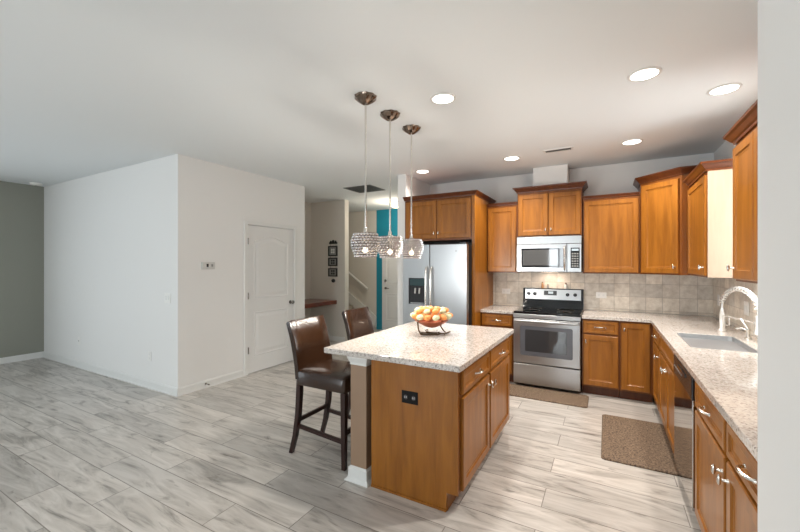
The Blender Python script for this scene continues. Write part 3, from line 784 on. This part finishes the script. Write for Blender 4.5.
def fruit(kind, mat, pos, r, rz):
    names = {'peach': 'peach-coloured ball in the heap filling the wire-stand bowl', 'cream': 'cream-coloured ball in the heap filling the wire-stand bowl', 'sage': 'pale green ball in the heap filling the wire-stand bowl'}
    if kind not in protos:
        mm = MB(); rings = []
        for i in range(9):
            t = i / 8; ph = PI * t; rad = math.sin(ph)
            rings.append([(max(.002, rad) * (1 + .08 * math.cos(5 * 2 * PI * k / 20)) * math.cos(2 * PI * k / 20) * .030, max(.002, rad) * (1 + .08 * math.cos(5 * 2 * PI * k / 20)) * math.sin(2 * PI * k / 20) * .030, -.026 * math.cos(ph)) for k in range(20)])
        mm.loft(rings); o = mm.build('decorative_ball', mat, smooth=True); protos[kind] = o; tag(o, names[kind], 'decoration', kind + ' balls in the bowl')
    else: o = protos[kind].copy(); C.objects.link(o)
    o.location = pos; o.scale = (r, r, r * .92); o.rotation_euler = (random.uniform(-.5, .5), random.uniform(-.5, .5), rz)
seq = ['peach', 'cream', 'peach', 'peach', 'sage', 'cream', 'peach', 'cream']
idx = 0
for (rad, n_, z) in ((.148, 14, .156), (.074, 6, .146), (.114, 10, .200), (.050, 4, .208)):
    for q in range(n_):
        a = 2 * PI * q / n_ + rad * 9
        kd = seq[(idx * 3 + q) % 8]; idx += 1
        fruit(kd, {'peach': PEACH, 'cream': CREAM, 'sage': GREENY}[kd], (bx_ + rad * math.cos(a), by_ + rad * math.sin(a), .9145 + z + random.uniform(-.001, .001)), random.uniform(.9, 1.0), random.uniform(0, 6))

# ------------------------------------------------------------------ pendants
def pendant(label, loc):
    r = thing('pendant_light', label, 'light', loc, 0, 'crystal pendants over the island')
    m = MB(); nn = 10; prof = [(.022, -.058), (.030, -.055), (.055, -.038), (.078, -.014), (.082, -.001)]
    rings = []
    for rad, h in prof:
        rings.append([(rad * (1 + (.07 if k % 2 else -.03) * (rad / .08)) * math.cos(2 * PI * k / 20), rad * (1 + (.07 if k % 2 else -.03) * (rad / .08)) * math.sin(2 * PI * k / 20), h) for k in range(20)])
    m.loft(rings); m.build('canopy', CHROME, r)
    MB().lathe([(.0075, -1.0), (.0075, -.056)], seg=10).build('rod', NICKEL, r, smooth=True)
    MB().lathe([(.030, -1.045), (.028, -1.02), (.016, -1.012), (.014, -.985), (.006, -.975)], seg=16).build('socket', NICKEL, r, smooth=True)
    sh = MB(); zt, zb = -1.035, -1.195; rows = 9
    for i in range(rows):
        t = i / (rows - 1); z = zt + (zb - zt) * t; R = .078 + .026 * math.sin(PI * min(1, t * .95 + .12)) 
        nb = 24
        for k in range(nb):
            a = 2 * PI * (k + .5 * (i % 2)) / nb
            sh.ball((R * math.cos(a), R * math.sin(a), z), .0098, 6, 4)
    for rad in (.055, .03):
        for k in range(int(rad * 320)): a = 2 * PI * k / int(rad * 320); sh.ball((rad * math.cos(a), rad * math.sin(a), zt), .0088, 6, 4)
    so = sh.build('bead_shade', CRYS, r, smooth=True); so['kind'] = 'stuff'
    fm = MB()
    for i in range(rows):
        t = i / (rows - 1); z = zt + (zb - zt) * t + .009; R = .078 + .026 * math.sin(PI * min(1, t * .95 + .12))
        fm.tube([(R * math.cos(2 * PI * k / 30), R * math.sin(2 * PI * k / 30), z) for k in range(30)], .0022, 4, closed=True)
    for k in range(24):
        a = 2 * PI * (k + .5) / 24
        fm.tube([((.078 + .026 * math.sin(PI * min(1, i / 9 * .95 + .12))) * math.cos(a), (.078 + .026 * math.sin(PI * min(1, i / 9 * .95 + .12))) * math.sin(a), zt + (zb - zt) * i / 9) for i in range(10)], .0018, 4)
    fm.build('wire_frame', CHROME, r)
    MB().ball((0, 0, -1.15), .020, 12, 8).build('bulb', BULB, r, smooth=True)
    return r
PD = [(-1.575, 2.31), (-1.575, 2.67), (-1.565, 3.04)]
p0 = pendant('crystal bead pendant nearest the camera over the island', (*PD[0], CH - .0005))
copy_tree(p0, (*PD[1], CH - .0005), label='crystal bead pendant in the middle of the row of three')
copy_tree(p0, (*PD[2], CH - .0005), label='crystal bead pendant farthest away, in front of the refrigerator cabinet')

for x, y in PD:
    l = bpy.data.lights.new('pendant', 'POINT'); l.energy = 9; l.color = (1, .92, .82); l.shadow_soft_size = .03
    o = bpy.data.objects.new('pendant_lamp', l); C.objects.link(o); o.location = (x, y, CH - 1.33)

# ------------------------------------------------------------------ ceiling fittings
def downlight(label, x, y, pw=52):
    r = thing('recessed_light', label, 'light', (x, y, CH - .0005), 0, 'recessed ceiling lights')
    MB().lathe([(.078, 0), (.098, 0), (.096, -.006), (.080, -.008)], seg=32, cap=False).build('trim_ring', WHITE, r, smooth=True)
    MB().lathe([(.0785, -.001), (.0785, -.0045)], seg=32).build('lens', DISC, r)
    l = bpy.data.lights.new('downlight', 'SPOT'); l.energy = pw; l.spot_size = math.radians(138); l.spot_blend = .7; l.color = (1, .94, .86); l.shadow_soft_size = .07
    o = bpy.data.objects.new('downlight_lamp', l); C.objects.link(o); o.location = (x, y, CH - .03)
for lab, x, y in (('recessed ceiling light just right of the nearest pendant', -1.08, 2.62), ('recessed ceiling light left of the largest one by the right wall', .22, 2.93),
                  ('recessed ceiling light closest to the right foreground wall', .74, 3.46), ('recessed ceiling light above the wide upper cabinet', .23, 4.48),
                  ('recessed ceiling light in front of the cabinet over the microwave', -.975, 4.48), ('recessed ceiling light above the refrigerator cabinet', -2.16, 4.53)):
    downlight(lab, x, y, 18 if x < -2 else 74)
def grille(name, label, cx, cy, wx, wy, n, mat, slat, along_x=True, rz=0):
    r = thing(name, label, 'vent', (cx, cy, CH - .0005), rz)
    m = MB(); b = .02
    m.box(-wx / 2, wx / 2, -wy / 2, -wy / 2 + b, -.008, 0); m.box(-wx / 2, wx / 2, wy / 2 - b, wy / 2, -.008, 0)
    m.box(-wx / 2, -wx / 2 + b, -wy / 2 + b, wy / 2 - b, -.008, 0); m.box(wx / 2 - b, wx / 2, -wy / 2 + b, wy / 2 - b, -.008, 0)
    m.build('frame', mat, r)
    MB().box(-wx / 2 + b, wx / 2 - b, -wy / 2 + b, wy / 2 - b, -.002, -.0005).build('backing', DARK, r)
    m = MB()
    for i in range(n):
        x = -wx / 2 + b + (wx - 2 * b) * (i + .5) / n
        m.box(x - .004, x + .004, -wy / 2 + b, wy / 2 - b, -.009, -.003)
    m.build('louvers', slat, r)
grille('return_air_grille', 'large dark grey square grille on the hall ceiling', -3.505, 5.11, .52, .47, 18, GRILLE, GRILLE)
grille('air_register', 'small white slotted register on the kitchen ceiling', -.46, 4.40, .30, .11, 12, WHITE, GRILLE)
sm = thing('smoke_detector', 'small round smoke detector on the far left ceiling', 'smoke detector', (-7.70, 2.30, CH - .0005))
MB().lathe([(.075, 0), (.075, -.018), (.062, -.032), (.03, -.036), (.001, -.036)]).build('housing', PLATE, sm, smooth=True)
MB().lathe([(.01, -.0365), (.01, -.038)]).build('sensor', DARK, sm)
fl = thing('foyer_light', 'warm flush-mount glass light on the foyer ceiling', 'light', (-3.66, 6.45, CH - .0005))
MB().lathe([(.08, 0), (.08, -.02), (.06, -.025)], seg=24).build('base', NICKEL, fl, smooth=True)
MB().lathe([(.14, -.026), (.145, -.05), (.11, -.095), (.05, -.12), (.001, -.125)], seg=24).build('glass_bowl', FOY, fl, smooth=True)
l = bpy.data.lights.new('foyer', 'POINT'); l.energy = 20; l.color = (1, .87, .70); l.shadow_soft_size = .12
o = bpy.data.objects.new('foyer_lamp', l); C.objects.link(o); o.location = (-3.66, 6.45, CH - .30)

# ------------------------------------------------------------------ wall fittings
def plate(name, label, loc, rz, wd, h, kind):
    r = thing(name, label, {'o': 'outlet', 's': 'switch', 'j': 'outlet'}[kind], loc, rz)
    MB().box(-wd / 2, wd / 2, -.006, -.0005, -h / 2, h / 2).build('cover_plate', PLATE, r, bevel=.002)
    m = MB()
    if kind == 'o':
        horiz = wd > h
        for s in (-1, 1):
            cx, cz = (s * wd * .22, 0) if horiz else (0, s * h * .22)
            m.box(cx - .012, cx + .012, -.0075, -.0062, cz - .012, cz + .012)
    elif kind == 's': 
        for cx in (-wd * .22, wd * .22): m.box(cx - .012, cx + .012, -.009, -.0062, -.025, .025)
    else: m.box(-.008, .008, -.010, -.0062, -.008, .008)
    m.build({'o': 'receptacle', 's': 'rocker', 'j': 'jack'}[kind], WHITE if kind != 'j' else GREYK, r)
plate('wall_outlet', 'white outlet on the tile left of the range', (-1.245, 5.357, 1.115), 0, .118, .075, 'o')
plate('wall_outlet', 'white outlet on the tile right of the range', (-.055, 5.357, 1.105), 0, .118, .075, 'o')
plate('wall_outlet', 'white outlet on the tile at the left of the faucet', (1.047, 5.10, 1.115), RR, .075, .118, 'o')
plate('light_switch', 'white switch plate on the tile inside the faucet arch', (1.047, 4.20, 1.12), RR, .118, .118, 's')
plate('wall_outlet', 'white low wall outlet close to the corner of the big lit wall', (-4.83, 2.47, .385), 0, .07, .115, 'o')
plate('cable_jack', 'white low cable jack plate on the lit wall toward the left end', (-6.70, 2.47, .385), 0, .07, .115, 'j')
plate('light_switch', 'white switch plate on the lit wall by its outer corner', (-4.45, 2.47, 1.105), 0, .118, .118, 's')
th = thing('thermostat', 'white thermostat with dark display on the wall left of the white door', 'thermostat', (-4.25, 2.83, 1.48), math.radians(90))
MB().box(-.085, .085, -.024, -.0005, -.045, .045).build('housing', plain('grey_white_housing', (.60, .60, .58), .4), th, bevel=.006)
MB().box(-.030, -.004, -.0265, -.0245, -.018, .022).build('display', BLACKG, th)
MB().box(.030, .055, -.0265, -.0245, -.012, .018).build('button', GREYK, th)
ds = thing('door_stop', 'small dark door stop on the baseboard below the thermostat', 'door stop', (-4.226, 2.79, .055), math.radians(90))
MB().lathe([(.012, 0), (.012, -.004), (.006, -.006), (.006, -.05), (.009, -.052), (.009, -.064)], seg=12, axis='y').build('spring', PW, ds, smooth=True)

# hanging wall organiser: ornament, three framed squares and a ball
wo = thing('wall_hanging', 'black metal hanging of three square frames in the hallway niche', 'wall decoration', (-4.69, 5.76, 1.20))
m = MB(); m.box(-.10, .10, -.012, -.001, .70, .735); m.lathe([(.028, -.001), (.028, -.012)], (0, 0, .75), 12, 'y'); m.lathe([(.02, -.001), (.02, -.012)], (-.06, 0, .745), 10, 'y'); m.lathe([(.02, -.001), (.02, -.012)], (.06, 0, .745), 10, 'y')
m.build('top_ornament', SLATE, wo)
m = MB(); m.tube([(-.07, -.006, .70), (-.07, -.006, .06)], .003, 5); m.tube([(.07, -.006, .70), (.07, -.006, .06)], .003, 5); m.build('chain', SLATE, wo)
for i, z in enumerate((.46, .265, .06)):
    h = .20 if i == 0 else .165
    m = MB(); b = .022
    m.box(-.11, .11, -.03, -.009, z, z + b); m.box(-.11, .11, -.03, -.009, z + h - b, z + h); m.box(-.11, -.11 + b, -.03, -.009, z + b, z + h - b); m.box(.11 - b, .11, -.03, -.009, z + b, z + h - b)
    f = m.build('frame', SLATE, wo)
    MB().box(-.088, .088, -.014, -.009, z + b, z + h - b).build('panel', GREYK, f)
    m = MB()
    for q in range(4): a = q * PI / 2 + PI / 4; m.ball((.035 * math.cos(a), -.018, z + h / 2 + .035 * math.sin(a)), .022, 8, 5, (1, .25, 1))
    m.build('floral_pattern', SLATE if i else PLATE, f)
MB().ball((.03, -.04, -.02), .038, 12, 8).build('ball', SLATE, wo, smooth=True)

# mats
def mat_(label, loc, wx, wy):
    o = MB().loft([[(x, y, z) for x, y, _ in rr(wx / 2 - i, wy / 2 - i, 0, .03)] for i, z in ((0, .001), (0, .010), (.008, .016))]).build('floor_mat', MATW)
    tag(o, label, 'mat', loc=loc)
mat_('brown woven floor mat in front of the range', (-.63, 4.51, 0), .92, .40)
mat_('brown woven floor mat in front of the sink cabinets', (.215, 3.72, 0), .50, .96)
